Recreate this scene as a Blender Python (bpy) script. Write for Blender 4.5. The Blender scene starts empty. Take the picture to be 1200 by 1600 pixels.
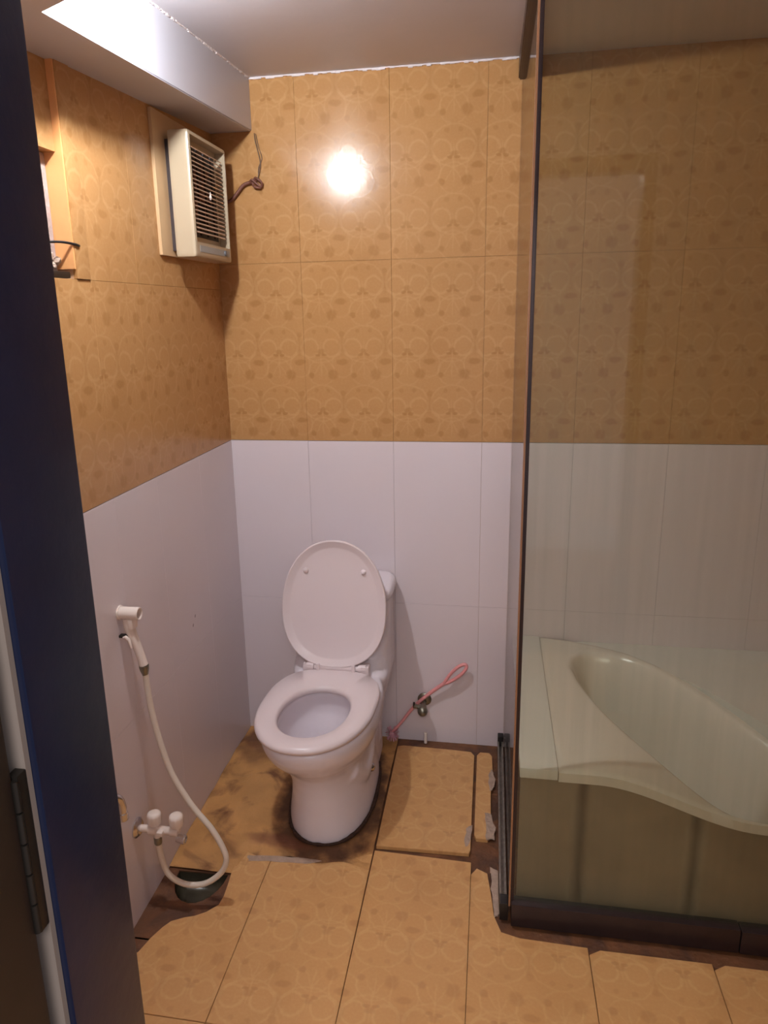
import bpy, bmesh, math, random
from mathutils import Vector, Matrix
random.seed(7)
sc = bpy.context.scene
C = sc.collection

# ------------------------------------------------------------------ camera
F, PITCH, YAW, ROLL = 1115.03, -0.24513, -0.17050, -0.02045
PX, PY = 577.70, 767.99
cam_d = bpy.data.cameras.new('camera')
cam = bpy.data.objects.new('camera', cam_d); C.objects.link(cam)
fw = Vector((math.sin(YAW)*math.cos(PITCH), math.cos(YAW)*math.cos(PITCH), math.sin(PITCH)))
rt = Vector((math.cos(YAW), -math.sin(YAW), 0)); up = rt.cross(fw)
r2 = rt*math.cos(ROLL)+up*math.sin(ROLL); u2 = -rt*math.sin(ROLL)+up*math.cos(ROLL)
m = Matrix.Identity(4)
for i in range(3):
    m[i][0] = r2[i]; m[i][1] = u2[i]; m[i][2] = -fw[i]
m.translation = (0.9164, -2.4151, 1.5821)
cam.matrix_world = m
cam_d.sensor_fit = 'VERTICAL'; cam_d.sensor_height = 36.0
cam_d.lens = F/1600*36.0
cam_d.shift_x = (600-PX)/1600.0
cam_d.shift_y = -(800-PY)/1600.0
cam_d.clip_start = 0.02
sc.camera = cam

# ------------------------------------------------------------------ world, exposure
w = bpy.data.worlds.new('world'); sc.world = w; w.use_nodes = True
w.node_tree.nodes['Background'].inputs[0].default_value = (0.80, 0.78, 0.85, 1)
w.node_tree.nodes['Background'].inputs[1].default_value = 0.45
sc.view_settings.view_transform = 'Standard'; sc.view_settings.look = 'None'
sc.view_settings.gamma = 1.0; sc.view_settings.use_curve_mapping = False
sc.view_settings.exposure = 0.45
LAMP_W = 1080.0         # strength of the bulb surface
LAMP_POS = Vector((0.262, -1.06, 2.203))
# added area light behind the camera, fills the shadows through the doorway
hd = bpy.data.lights.new('fill_light', 'AREA'); hd.energy = 23; hd.size = 0.8; hd.color = (1.0, 0.97, 0.97)
hl = bpy.data.objects.new('fill_light', hd); C.objects.link(hl); hl.location = (1.0, -3.3, 2.35)

# ------------------------------------------------------------------ materials
def hexc(r, g, b):
    f = lambda c: (c/255/12.92) if c/255 <= 0.04045 else ((c/255+0.055)/1.055)**2.4
    return (f(r), f(g), f(b), 1)

def newmat(name):
    mt = bpy.data.materials.new(name); mt.use_nodes = True
    nt = mt.node_tree; return mt, nt, nt.nodes['Principled BSDF']

def mat(name, col, rough=0.4, metal=0.0, var=0.06, scale=14.0, bump=0.0, bscale=60.0, coat=0.0, emit=None):
    mt, nt, b = newmat(name)
    tc = nt.nodes.new('ShaderNodeNewGeometry')
    nz = nt.nodes.new('ShaderNodeTexNoise'); nz.inputs['Scale'].default_value = scale; nz.inputs['Detail'].default_value = 5
    nt.links.new(tc.outputs['Position'], nz.inputs['Vector'])
    mx = nt.nodes.new('ShaderNodeMix'); mx.data_type = 'RGBA'
    mx.inputs[6].default_value = tuple(max(0, c*(1-var*2)) for c in col[:3])+(1,)
    mx.inputs[7].default_value = tuple(min(1, c*(1+var)) for c in col[:3])+(1,)
    nt.links.new(nz.outputs['Fac'], mx.inputs[0]); nt.links.new(mx.outputs[2], b.inputs['Base Color'])
    b.inputs['Roughness'].default_value = rough; b.inputs['Metallic'].default_value = metal
    b.inputs['Coat Weight'].default_value = coat
    if bump:
        n2 = nt.nodes.new('ShaderNodeTexNoise'); n2.inputs['Scale'].default_value = bscale; n2.inputs['Detail'].default_value = 4
        nt.links.new(tc.outputs['Position'], n2.inputs['Vector'])
        bp = nt.nodes.new('ShaderNodeBump'); bp.inputs['Strength'].default_value = bump; bp.inputs['Distance'].default_value = 0.01
        nt.links.new(n2.outputs['Fac'], bp.inputs['Height']); nt.links.new(bp.outputs[0], b.inputs['Normal'])
    if emit:
        b.inputs['Emission Color'].default_value = emit[0]; b.inputs['Emission Strength'].default_value = emit[1]
    return mt

class G:
    """tiny helper writing math nodes"""
    def __init__(s, nt): s.nt = nt
    def m(s, op, a, b=None, c=None):
        n = s.nt.nodes.new('ShaderNodeMath'); n.operation = op
        for i, v in enumerate((a, b, c)):
            if v is None: continue
            if isinstance(v, (int, float)): n.inputs[i].default_value = v
            else: s.nt.links.new(v, n.inputs[i])
        return n.outputs[0]
    def add(s, a, b): return s.m('ADD', a, b)
    def sub(s, a, b): return s.m('SUBTRACT', a, b)
    def mul(s, a, b): return s.m('MULTIPLY', a, b)
    def length(s, a, b): return s.m('SQRT', s.add(s.mul(a, a), s.mul(b, b)))
    def falloff(s, d, w):            # 1 at d=0 to 0 at |d|=w, smooth
        n = s.nt.nodes.new('ShaderNodeMapRange'); n.interpolation_type = 'SMOOTHSTEP'
        s.nt.links.new(s.m('ABSOLUTE', d), n.inputs[0])
        n.inputs[1].default_value = 0; n.inputs[2].default_value = w; n.inputs[3].default_value = 1; n.inputs[4].default_value = 0
        return n.outputs[0]
    def inside(s, d, r, soft):
        n = s.nt.nodes.new('ShaderNodeMapRange'); n.interpolation_type = 'SMOOTHSTEP'
        s.nt.links.new(d, n.inputs[0])
        n.inputs[1].default_value = r-soft; n.inputs[2].default_value = r+soft; n.inputs[3].default_value = 1; n.inputs[4].default_value = 0
        return n.outputs[0]

PXM = 0.1485/182.0      # one study pixel in metres
def damask(name, ax_u, ax_v, base, dark, light, rough, u0=0.0, v0=0.0, strength=1.0, lightk=1.0, bump=0.25, sgn=1, grime=None):
    mt, nt, b = newmat(name); g = G(nt)
    geo = nt.nodes.new('ShaderNodeNewGeometry')
    wn = nt.nodes.new('ShaderNodeTexNoise'); wn.inputs['Scale'].default_value = 38; wn.inputs['Detail'].default_value = 2
    nt.links.new(geo.outputs['Position'], wn.inputs['Vector'])
    sx = nt.nodes.new('ShaderNodeSeparateXYZ'); nt.links.new(geo.outputs['Position'], sx.inputs[0])
    wc = nt.nodes.new('ShaderNodeSeparateColor'); nt.links.new(wn.outputs['Color'], wc.inputs[0])
    U = g.add(sx.outputs[ax_u], u0); V = g.mul(g.add(sx.outputs[ax_v], v0), sgn)
    U = g.add(U, g.mul(g.sub(wc.outputs[0], 0.5), 0.012)); V = g.add(V, g.mul(g.sub(wc.outputs[1], 0.5), 0.012))
    Pu, Pv = 0.1485, 0.2
    U = g.mul(g.sub(g.m('FRACT', g.m('DIVIDE', U, Pu)), 0.5), 182.0)       # -91..91
    V = g.mul(g.sub(g.m('FRACT', g.m('DIVIDE', V, Pv)), 0.5), 245.0)       # -122..122
    A = g.m('ABSOLUTE', U)
    terms_l = []; terms_d = []
    def ring(cu, cv, r, wd, k, sy=1.0):
        d = g.length(g.sub(A, cu), g.mul(g.sub(V, cv), sy))
        terms_l.append(g.mul(g.falloff(g.sub(d, r), wd), k))
    def blob(X, cu, cv, r, k, sxx=1.0, syy=1.0, soft=0.35):
        d = g.length(g.mul(g.sub(X, cu), sxx), g.mul(g.sub(V, cv), syy))
        terms_d.append(g.mul(g.inside(d, r, r*soft), k))
    ring(46, 30, 36, 8, 1.0)
    ring(0, 45, 86, 7, 0.7, 1.15)
    ring(0, -70, 55, 6, 0.6, 1.0)
    ring(91, -40, 42, 6, 0.55, 0.8)
    terms_l.append(g.mul(g.falloff(A, 5), g.mul(g.inside(g.m('ABSOLUTE', g.sub(V, -20)), 70, 20), 0.7)))
    terms_l.append(g.mul(g.falloff(g.sub(A, g.m('ABSOLUTE', g.mul(g.add(V, 30), 0.6))), 6), g.mul(g.inside(g.m('ABSOLUTE', g.sub(V, -55)), 28, 10), 0.6)))
    blob(A, 91, -28, 24, 0.8, 1.0, 2.0)            # flat diamond between the lyres
    blob(U, 50, -80, 21, 0.75)                       # rosette
    blob(U, -44, -84, 12, 0.75)                     # small rosette
    blob(A, 14, 2, 10, 0.8, 0.9, 1.7)
    blob(A, 0, 16, 12, 0.6, 0.7, 1.2)
    blob(A, 91, 86, 12, 0.5)
    blob(A, 26, 98, 9, 0.45)
    blob(A, 91, 38, 26, 0.35, 1.6, 0.7)
    def total(t):
        o = t[0]
        for x in t[1:]: o = g.add(o, x)
        return g.m('MINIMUM', o, 1.0)
    L = total(terms_l); D = total(terms_d)
    fn = nt.nodes.new('ShaderNodeTexNoise'); fn.inputs['Scale'].default_value = 130; fn.inputs['Detail'].default_value = 3
    nt.links.new(geo.outputs['Position'], fn.inputs['Vector'])
    bn = nt.nodes.new('ShaderNodeTexNoise'); bn.inputs['Scale'].default_value = 5; bn.inputs['Detail'].default_value = 3
    nt.links.new(geo.outputs['Position'], bn.inputs['Vector'])
    brk = g.add(g.mul(fn.outputs['Fac'], 0.9), 0.45)
    L = g.mul(L, brk); D = g.mul(D, brk)
    def mix(fac, a, c):
        n = nt.nodes.new('ShaderNodeMix'); n.data_type = 'RGBA'; n.clamp_factor = True
        for i, v in ((0, fac), (6, a), (7, c)):
            if isinstance(v, (tuple, float)): n.inputs[i].default_value = v
            else: nt.links.new(v, n.inputs[i])
        return n.outputs[2]
    col = mix(g.mul(L, 0.6*lightk*strength), base, light)
    col = mix(g.mul(D, 0.8*strength), col, dark)
    col = mix(g.mul(g.sub(fn.outputs['Fac'], 0.42), 0.7), col, light)
    col = mix(g.mul(g.sub(bn.outputs['Fac'], 0.5), 0.9), col, dark)
    if grime:
        gn = nt.nodes.new('ShaderNodeTexNoise'); gn.inputs['Scale'].default_value = 9; gn.inputs['Detail'].default_value = 7
        nt.links.new(geo.outputs['Position'], gn.inputs['Vector'])
        col = mix(g.mul(g.sub(gn.outputs['Fac'], 0.56), 3.0), col, grime)
    nt.links.new(col, b.inputs['Base Color'])
    b.inputs['Roughness'].default_value = rough
    h = g.sub(g.mul(L, 0.6), g.mul(D, 0.6))
    bp = nt.nodes.new('ShaderNodeBump'); bp.inputs['Strength'].default_value = bump; bp.inputs['Distance'].default_value = 0.0012
    nt.links.new(h, bp.inputs['Height']); nt.links.new(bp.outputs[0], b.inputs['Normal'])
    return mt

Y_BASE = hexc(184, 137, 88); Y_DARK = hexc(158, 110, 64); Y_LIGHT = hexc(200, 156, 106)
M = {}
M['yellow_back'] = damask('yellow_tile_back', 0, 2, Y_BASE, Y_DARK, Y_LIGHT, 0.17, v0=0.055, u0=0.03, bump=0.06)
M['yellow_left'] = damask('yellow_tile_left', 1, 2, Y_BASE, Y_DARK, Y_LIGHT, 0.24, v0=0.055, bump=0.12)
M['floor_tile'] = damask('floor_tile', 0, 1, hexc(206, 154, 97), hexc(172, 118, 66), hexc(222, 178, 122), 0.42, strength=0.75, sgn=-1)
for k_ in ('yellow_back', 'yellow_left'):
    M[k_].node_tree.nodes['Principled BSDF'].inputs['Specular IOR Level'].default_value = 0.28
M['white_tile'] = mat('white_tile', hexc(226, 214, 218), 0.2, var=0.02, scale=3)
M['white_left'] = mat('white_tile_left', hexc(224, 212, 214), 0.24, var=0.03, scale=3)
M['grout_wall'] = mat('wall_grout', hexc(186, 150, 118), 0.8)
M['mortar'] = mat('brown_mortar', hexc(122, 78, 48), 0.6, var=0.3, scale=18, bump=0.6, bscale=40)
M['ceil'] = mat('ceiling_paint', hexc(204, 199, 204), 0.45, var=0.03, scale=5, bump=0.05, bscale=30)
M['beam'] = mat('beam_paint', hexc(200, 198, 207), 0.40, var=0.03, scale=5)
M['plaster_line'] = mat('white_plaster', hexc(235, 225, 225), 0.8, bump=0.4)
M['ceramic'] = mat('white_ceramic', hexc(232, 222, 228), 0.24, var=0.01, scale=4, coat=0.0)
M['seat_plastic'] = mat('seat_plastic', hexc(228, 212, 213), 0.28, var=0.01, scale=4)
M['water'] = mat('bowl_water', hexc(214, 206, 214), 0.04, var=0.0)
M['grime'] = mat('dark_grime', hexc(70, 44, 30), 0.7, var=0.35, scale=40, bump=0.8, bscale=90)
M['ringgrime'] = mat('brown_grime', hexc(104, 66, 42), 0.6, var=0.35, scale=30, bump=0.8, bscale=70)
M['cement'] = mat('white_cement', hexc(184, 158, 140), 0.8, var=0.16, scale=40, bump=0.8, bscale=60)
M['patch'] = mat('orange_mortar', hexc(206, 152, 92), 0.6, var=0.22, scale=9, bump=0.7, bscale=22)
def stained(mt, col2, scale, lo, hi):
    nt = mt.node_tree; b = nt.nodes['Principled BSDF']; old = b.inputs['Base Color'].links[0].from_socket
    geo = nt.nodes.new('ShaderNodeNewGeometry'); nz = nt.nodes.new('ShaderNodeTexNoise'); nz.inputs['Scale'].default_value = scale; nz.inputs['Detail'].default_value = 6; nz.inputs['Distortion'].default_value = 0.8
    nt.links.new(geo.outputs['Position'], nz.inputs['Vector'])
    mr = nt.nodes.new('ShaderNodeMapRange'); nt.links.new(nz.outputs['Fac'], mr.inputs[0]); mr.inputs[1].default_value = lo; mr.inputs[2].default_value = hi
    mx = nt.nodes.new('ShaderNodeMix'); mx.data_type = 'RGBA'; nt.links.new(mr.outputs[0], mx.inputs[0]); nt.links.new(old, mx.inputs[6]); mx.inputs[7].default_value = col2
    nt.links.new(mx.outputs[2], b.inputs['Base Color'])
stained(M['patch'], hexc(124, 80, 48), 8.0, 0.52, 0.68)
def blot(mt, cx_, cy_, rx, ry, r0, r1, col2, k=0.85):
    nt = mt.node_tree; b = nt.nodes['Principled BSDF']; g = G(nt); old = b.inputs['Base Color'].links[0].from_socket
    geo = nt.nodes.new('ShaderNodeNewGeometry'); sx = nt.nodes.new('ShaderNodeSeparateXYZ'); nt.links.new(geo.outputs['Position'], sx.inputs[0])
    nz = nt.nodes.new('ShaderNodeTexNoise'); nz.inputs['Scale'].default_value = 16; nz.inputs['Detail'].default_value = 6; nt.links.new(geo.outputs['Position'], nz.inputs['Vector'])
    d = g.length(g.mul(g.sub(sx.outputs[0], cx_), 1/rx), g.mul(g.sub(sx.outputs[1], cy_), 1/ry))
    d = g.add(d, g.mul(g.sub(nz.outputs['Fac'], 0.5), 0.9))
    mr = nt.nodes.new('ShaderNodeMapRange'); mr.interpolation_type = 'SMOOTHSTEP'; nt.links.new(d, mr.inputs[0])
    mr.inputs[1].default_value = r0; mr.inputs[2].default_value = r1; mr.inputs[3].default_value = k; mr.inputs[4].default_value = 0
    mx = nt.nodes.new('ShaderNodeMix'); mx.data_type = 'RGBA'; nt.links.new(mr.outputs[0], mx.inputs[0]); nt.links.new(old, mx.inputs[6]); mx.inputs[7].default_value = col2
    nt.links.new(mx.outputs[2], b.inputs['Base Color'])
stained(M['mortar'], hexc(84, 54, 38), 12.0, 0.45, 0.65)
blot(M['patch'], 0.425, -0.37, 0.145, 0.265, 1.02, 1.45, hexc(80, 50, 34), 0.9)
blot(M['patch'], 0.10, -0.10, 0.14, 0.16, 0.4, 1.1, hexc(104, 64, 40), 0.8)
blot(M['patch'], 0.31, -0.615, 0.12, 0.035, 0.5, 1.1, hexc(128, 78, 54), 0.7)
M['navy'] = mat('navy_paint', hexc(28, 35, 60), 0.28, var=0.15, scale=20, bump=0.04, bscale=60)
M['door_brown'] = mat('dark_brown_wood', hexc(52, 38, 30), 0.45, var=0.3, scale=20)
M['cream_strip'] = mat('cream_paint', hexc(225, 205, 190), 0.5)
M['strip_grey'] = mat('greyish_cream', hexc(150, 136, 126), 0.5)
M['panel'] = mat('pale_panel', hexc(208, 172, 130), 0.45)
M['steel_dark'] = mat('dull_hinge_steel', hexc(60, 55, 50), 0.4, metal=0.7, var=0.2)
M['cream_plastic'] = mat('cream_plastic', hexc(182, 164, 138), 0.32, var=0.01)
M['fan_front'] = mat('cream_plastic_front', hexc(214, 188, 168), 0.35, var=0.02)
M['fan_dark'] = mat('fan_interior', hexc(58, 46, 46), 0.6, var=0.2, scale=30)
M['fan_label'] = mat('fan_label', hexc(160, 160, 158), 0.4)
M['knob_grey'] = mat('grey_knob', hexc(110, 110, 115), 0.4)
M['cable'] = mat('brown_cable', hexc(120, 74, 60), 0.5)
M['wire'] = mat('dark_thin_wire', hexc(120, 92, 70), 0.5)
M['white_plastic'] = mat('white_plastic', hexc(238, 222, 212), 0.25, var=0.01)
M['hose'] = mat('white_hose', hexc(226, 214, 200), 0.28, var=0.02, scale=60)
M['chrome'] = mat('chrome', hexc(225, 222, 222), 0.24, metal=1.0, var=0.05)
M['nickel'] = mat('dull_nickel', hexc(150, 146, 132), 0.34, metal=0.85, var=0.15, scale=60)
M['black'] = mat('black_plastic', hexc(26, 22, 22), 0.4)
M['pink'] = mat('pink_plastic', hexc(238, 158, 158), 0.3, var=0.02)
M['bristle'] = mat('pink_bristles', hexc(214, 158, 170), 0.7)
M['bronze'] = mat('dark_bronze', hexc(60, 46, 46), 0.35, metal=0.35, var=0.15, scale=30)
M['copper_edge'] = mat('amber_glass_edge', hexc(158, 112, 80), 0.3)
M['galv'] = mat('dull_aluminium', hexc(150, 140, 130), 0.4, metal=0.6, var=0.3, scale=60)
M['tub'] = mat('tub_acrylic', hexc(222, 214, 204), 0.22, var=0.01, scale=4)
M['ledge'] = mat('ledge_tile', hexc(222, 220, 214), 0.25, var=0.02)
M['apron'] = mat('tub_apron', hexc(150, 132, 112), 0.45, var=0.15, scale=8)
M['pit'] = mat('drain_pit', hexc(72, 66, 52), 0.25, var=0.3, scale=20)
M['niche_grey'] = mat('grey_plaster', hexc(176, 156, 150), 0.8, var=0.15, scale=25, bump=0.5)
M['lit_reveal'] = mat('lit_reveal', hexc(236, 170, 110), 0.4, var=0.06, scale=30)  # brighter orange: bulb light on the recess side put into the colour
M['bulb'] = mat('bulb_glow', (1, 1, 1, 1), 0.4, emit=((0.93, 0.97, 1.0, 1), LAMP_W))

def glass(name, tint, veil, veil_col, streak=False):
    mt = bpy.data.materials.new(name); mt.use_nodes = True; nt = mt.node_tree
    for n in list(nt.nodes): nt.nodes.remove(n)
    out = nt.nodes.new('ShaderNodeOutputMaterial')
    tr = nt.nodes.new('ShaderNodeBsdfTransparent'); tr.inputs[0].default_value = tint
    df = nt.nodes.new('ShaderNodeBsdfDiffuse'); df.inputs[0].default_value = veil_col
    gl = nt.nodes.new('ShaderNodeBsdfGlossy'); gl.inputs['Roughness'].default_value = 0.03
    # Schlick reflectance, the same for both faces of the thin pane
    lw = nt.nodes.new('ShaderNodeLayerWeight'); lw.inputs[0].default_value = 0.5
    pw = nt.nodes.new('ShaderNodeMath'); pw.operation = 'POWER'; pw.inputs[1].default_value = 5
    nt.links.new(lw.outputs['Facing'], pw.inputs[0])
    fr = nt.nodes.new('ShaderNodeMath'); fr.operation = 'MULTIPLY_ADD'; fr.inputs[1].default_value = 0.6; fr.inputs[2].default_value = 0.03
    nt.links.new(pw.outputs[0], fr.inputs[0])
    m1 = nt.nodes.new('ShaderNodeMixShader'); m2 = nt.nodes.new('ShaderNodeMixShader')
    m1.inputs[0].default_value = veil
    if streak:
        geo = nt.nodes.new('ShaderNodeNewGeometry'); mp = nt.nodes.new('ShaderNodeMapping')
        mp.inputs['Scale'].default_value = (60, 60, 2.5); nt.links.new(geo.outputs['Position'], mp.inputs[0])
        nz = nt.nodes.new('ShaderNodeTexNoise'); nz.inputs['Scale'].default_value = 1; nz.inputs['Detail'].default_value = 4
        nt.links.new(mp.outputs[0], nz.inputs['Vector'])
        mr = nt.nodes.new('ShaderNodeMapRange'); nt.links.new(nz.outputs['Fac'], mr.inputs[0])
        mr.inputs[1].default_value = 0.3; mr.inputs[2].default_value = 0.75
        mr.inputs[3].default_value = veil*0.6; mr.inputs[4].default_value = veil*1.5
        nt.links.new(mr.outputs[0], m1.inputs[0])
    nt.links.new(tr.outputs[0], m1.inputs[1]); nt.links.new(df.outputs[0], m1.inputs[2])
    nt.links.new(fr.outputs[0], m2.inputs[0]); nt.links.new(m1.outputs[0], m2.inputs[1]); nt.links.new(gl.outputs[0], m2.inputs[2])
    nt.links.new(m2.outputs[0], out.inputs[0])
    return mt
M['front_glass'] = glass('tinted_glass', (0.915, 0.925, 0.865, 1), 0.045, hexc(160, 164, 140), True)
M['side_glass'] = glass('clear_glass', (0.975, 0.965, 0.955, 1), 0.01, hexc(190, 180, 170))

# ------------------------------------------------------------------ builders
def link(name, me, parent=None, smooth=False, kind=None, label=None, cat=None, group=None):
    o = bpy.data.objects.new(name, me); C.objects.link(o)
    if parent: o.parent = parent
    if smooth:
        for p in me.polygons: p.use_smooth = True
    tag(o, label, cat, group, kind)
    return o
def tag(o, label=None, cat=None, group=None, kind=None):
    if label: o['label'] = label
    if cat: o['category'] = cat
    if group: o['group'] = group
    if kind: o['kind'] = kind
    return o
def tomesh(bm, name, mt, sharp=None):
    me = bpy.data.meshes.new(name); bmesh.ops.recalc_face_normals(bm, faces=bm.faces)
    bm.to_mesh(me); bm.free(); me.materials.append(mt)
    if sharp is not None:
        for p in me.polygons: p.use_smooth = True
        me.set_sharp_from_angle(angle=math.radians(sharp))
    return me
def bm_box(bm, lo, hi, bev=0.0, seg=2):
    t = bmesh.new(); r = bmesh.ops.create_cube(t, size=1)
    for v in t.verts:
        v.co = Vector([(lo[i]+hi[i])/2 + v.co[i]*(hi[i]-lo[i]) for i in range(3)])
    if bev: bmesh.ops.bevel(t, geom=t.edges[:], offset=bev, segments=seg, affect='EDGES', profile=0.7)
    merge(bm, t)
def merge(bm, t):
    mp = {v: bm.verts.new(v.co) for v in t.verts}
    for f in t.faces:
        try: bm.faces.new([mp[v] for v in f.verts])
        except ValueError: pass
    t.free()
def box(name, lo, hi, mt, parent=None, bev=0.0, **k):
    bm = bmesh.new(); bm_box(bm, lo, hi, bev)
    return link(name, tomesh(bm, name, mt, 35), parent, **k)
def bm_loft(bm, rings, cap0=True, cap1=True):
    vs = [[bm.verts.new(p) for p in r] for r in rings]; n = len(vs[0])
    for a, b in zip(vs, vs[1:]):
        for i in range(n): bm.faces.new((a[i], a[(i+1) % n], b[(i+1) % n], b[i]))
    if cap0: bm.faces.new(list(reversed(vs[0])))
    if cap1: bm.faces.new(vs[-1])
def frame_for(d):
    d = d.normalized(); a = Vector((0, 0, 1)) if abs(d.z) < 0.9 else Vector((1, 0, 0))
    x = d.cross(a).normalized(); return x, d.cross(x).normalized()
def catmull(pts, n=8):
    pts = [Vector(p) for p in pts]; P = [pts[0]*2-pts[1]]+pts+[pts[-1]*2-pts[-2]]; out = []
    for i in range(1, len(P)-2):
        for k in range(n):
            t = k/n; a, b, c, d = P[i-1:i+3]
            out.append(0.5*((2*b)+(c-a)*t+(2*a-5*b+4*c-d)*t*t+(-a+3*b-3*c+d)*t**3))
    out.append(pts[-1]); return out
def bm_tube(bm, pts, r, n=12, closed=False):
    pts = [Vector(p) for p in pts]; rad = r if isinstance(r, list) else [r]*len(pts)
    x = None; rings = []
    for i, p in enumerate(pts):
        d = (pts[min(i+1, len(pts)-1)]-pts[max(i-1, 0)]).normalized()
        if x is None: x, y = frame_for(d)
        else:
            x = (x-d*x.dot(d)).normalized(); y = d.cross(x)
        rings.append([p+(x*math.cos(2*math.pi*k/n)+y*math.sin(2*math.pi*k/n))*rad[i] for k in range(n)])
    bm_loft(bm, rings)
def tube(name, pts, r, mt, parent=None, n=12, **k):
    bm = bmesh.new(); bm_tube(bm, pts, r, n)
    return link(name, tomesh(bm, name, mt, 50), parent, **k)
def bm_lathe(bm, prof, origin, axis, n=24):
    """prof = (distance along axis, radius)"""
    o = Vector(origin); d = Vector(axis).normalized(); x, y = frame_for(d)
    rings = [[o+d*t+(x*math.cos(2*math.pi*k/n)+y*math.sin(2*math.pi*k/n))*max(r, 1e-4) for k in range(n)] for t, r in prof]
    bm_loft(bm, rings)
def lathe(name, prof, origin, axis, mt, parent=None, n=24, **k):
    bm = bmesh.new(); bm_lathe(bm, prof, origin, axis, n)
    return link(name, tomesh(bm, name, mt, 40), parent, **k)
def prism(name, poly, z0, z1, mt, parent=None, bev=0.0, **k):
    """polygon in x,y extruded from z0 to z1, top edge bevelled"""
    bm = bmesh.new()
    lo = [bm.verts.new((x, y, z0)) for x, y in poly]; hi = [bm.verts.new((x, y, z1)) for x, y in poly]
    n = len(poly)
    bm.faces.new(list(reversed(lo))); top = bm.faces.new(hi)
    for i in range(n): bm.faces.new((lo[i], lo[(i+1) % n], hi[(i+1) % n], hi[i]))
    if bev:
        es = list(top.edges); bmesh.ops.bevel(bm, geom=es, offset=bev, segments=2, affect='EDGES')
    return link(name, tomesh(bm, name, mt, 35), parent, **k)
def empty(name, loc, label=None, cat=None, group=None, kind=None):
    o = bpy.data.objects.new(name, None); C.objects.link(o); o.location = loc; o.empty_display_size = 0.05
    return tag(o, label, cat, group, kind)
def put(root, *objs):
    """keep world-space mesh coordinates while parenting to an empty that has a location"""
    for o in objs:
        o.parent = root; o.matrix_parent_inverse = Matrix.Translation(-Vector(root.location))
def wobble(poly, amp, sub=3, seed=1):
    rnd = random.Random(seed); out = []
    for i, (x, y) in enumerate(poly):
        x2, y2 = poly[(i+1) % len(poly)]
        for k in range(sub):
            t = k/sub; out.append((x+(x2-x)*t+rnd.uniform(-amp, amp), y+(y2-y)*t+rnd.uniform(-amp, amp)))
    return out

W = 2.05                       # inner width of the room
ZT = lambda z, y: z+0.055*y    # ceiling and beam drop slightly towards the door
# ------------------------------------------------------------------ floor
floor = link('floor', None or (lambda: (lambda bm: (bm_box(bm, (-0.12, -4.0, -0.16), (W+0.1, 0.12, -0.062)), tomesh(bm, 'floor', M['mortar']))[1])(bmesh.new()))(), kind='structure')
def mortar_bed():
    # mortar bed under the tiles, with a D-shaped hole for the drain
    bm = bmesh.new()
    z = -0.010
    hole = [(0.035, -0.757), (0.186, -0.752)]
    for k in range(1, 12):
        a = -math.pi*k/12; hole.append((0.1105+0.0755*math.cos(a), -0.757+0.112*math.sin(a)))
    # ring of quads from hole outwards to a square, then to the rest
    n = len(hole); cx, cy = 0.11, -0.80
    def outer(p):
        dx, dy = p[0]-cx, p[1]-cy; s = min((0.11+0.12)/abs(dx) if dx < 0 else (0.30-0.11)/max(dx, 1e-6), 0.2/max(abs(dy), 1e-6)); return (cx+dx*s, cy+dy*s)
    hv = [bm.verts.new((x, y, z)) for x, y in hole]; hb = [bm.verts.new((x, y, -0.058)) for x, y in hole]
    ov = []
    for p in hole:
        q = outer(p); ov.append(bm.verts.new((q[0], q[1], z)))
    for i in range(n):
        j = (i+1) % n
        bm.faces.new((hv[i], hv[j], ov[j], ov[i])); bm.faces.new((hb[i], hb[j], hv[j], hv[i]))
    bmesh.ops.recalc_face_normals(bm, faces=bm.faces)
    for lo, hi in (((0.30, -4.0, -0.06), (W+0.1, 0.0, z)), ((-0.12, -0.605, -0.06), (0.30, 0.0, z)), ((-0.12, -4.0, -0.06), (0.30, -0.995, z))):
        bm_box(bm, lo, hi)
    # corners of the square left open by the ring
    for a, b_ in (((-0.12, -0.995), (0.30, -0.86)), ((-0.12, -0.76), (0.02, -0.605)), ((0.20, -0.74), (0.30, -0.605)), ((-0.12, -0.90), (0.02, -0.76)), ((0.20, -0.9), (0.30, -0.74))):
        pass
    me = tomesh(bm, 'mortar_bed', M['mortar']); return me
mb = link('mortar_bed', mortar_bed(), floor)
# floor tiles
FT = M['floor_tile']
def ftile(poly, dz=0.0, bev=0.0008):
    return prism('tile', poly, -0.012+dz, 0.0+dz, FT, floor, bev)
def rect(x0, x1, y0, y1): return [(x0, y0), (x1, y0), (x1, y1), (x0, y1)]
J = [0.0, 0.2965, 0.5945, 0.8885, 1.190, 1.487, 1.784, W]
g_ = 0.0007
# column 0 front: broken round the drain
ftile([(0.2965-g_, -0.665), (0.2965-g_, -1.199), (0.004, -1.199), (0.004, -1.12), (0.030, -1.07), (0.053, -1.045), (0.064, -1.00), (0.080, -0.965), (0.094, -0.942),
       (0.125, -0.925), (0.150, -0.918), (0.178, -0.90), (0.203, -0.872), (0.206, -0.84), (0.202, -0.80), (0.196, -0.750), (0.198, -0.660)])
ftile([(0.2965+g_, -0.672), (0.38, -0.668), (0.45, -0.682), (0.52, -0.660), (0.585, -0.625), (0.5945-g_, -0.62), (0.5945-g_, -1.199), (0.2965+g_, -1.199)])
ftile([(0.598, -0.606), (0.70, -0.609), (0.8885-g_, -0.614), (0.8885-g_, -1.199), (0.5945+g_, -1.199)])
ftile([(0.8885+g_, -0.66), (0.905, -0.635), (0.935, -0.65), (0.945, -0.72), (0.953, -0.80), (0.972, -0.850), (1.02, -0.862), (1.190-g_, -0.865), (1.190-g_, -1.199), (0.8885+g_, -1.199)])
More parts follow.
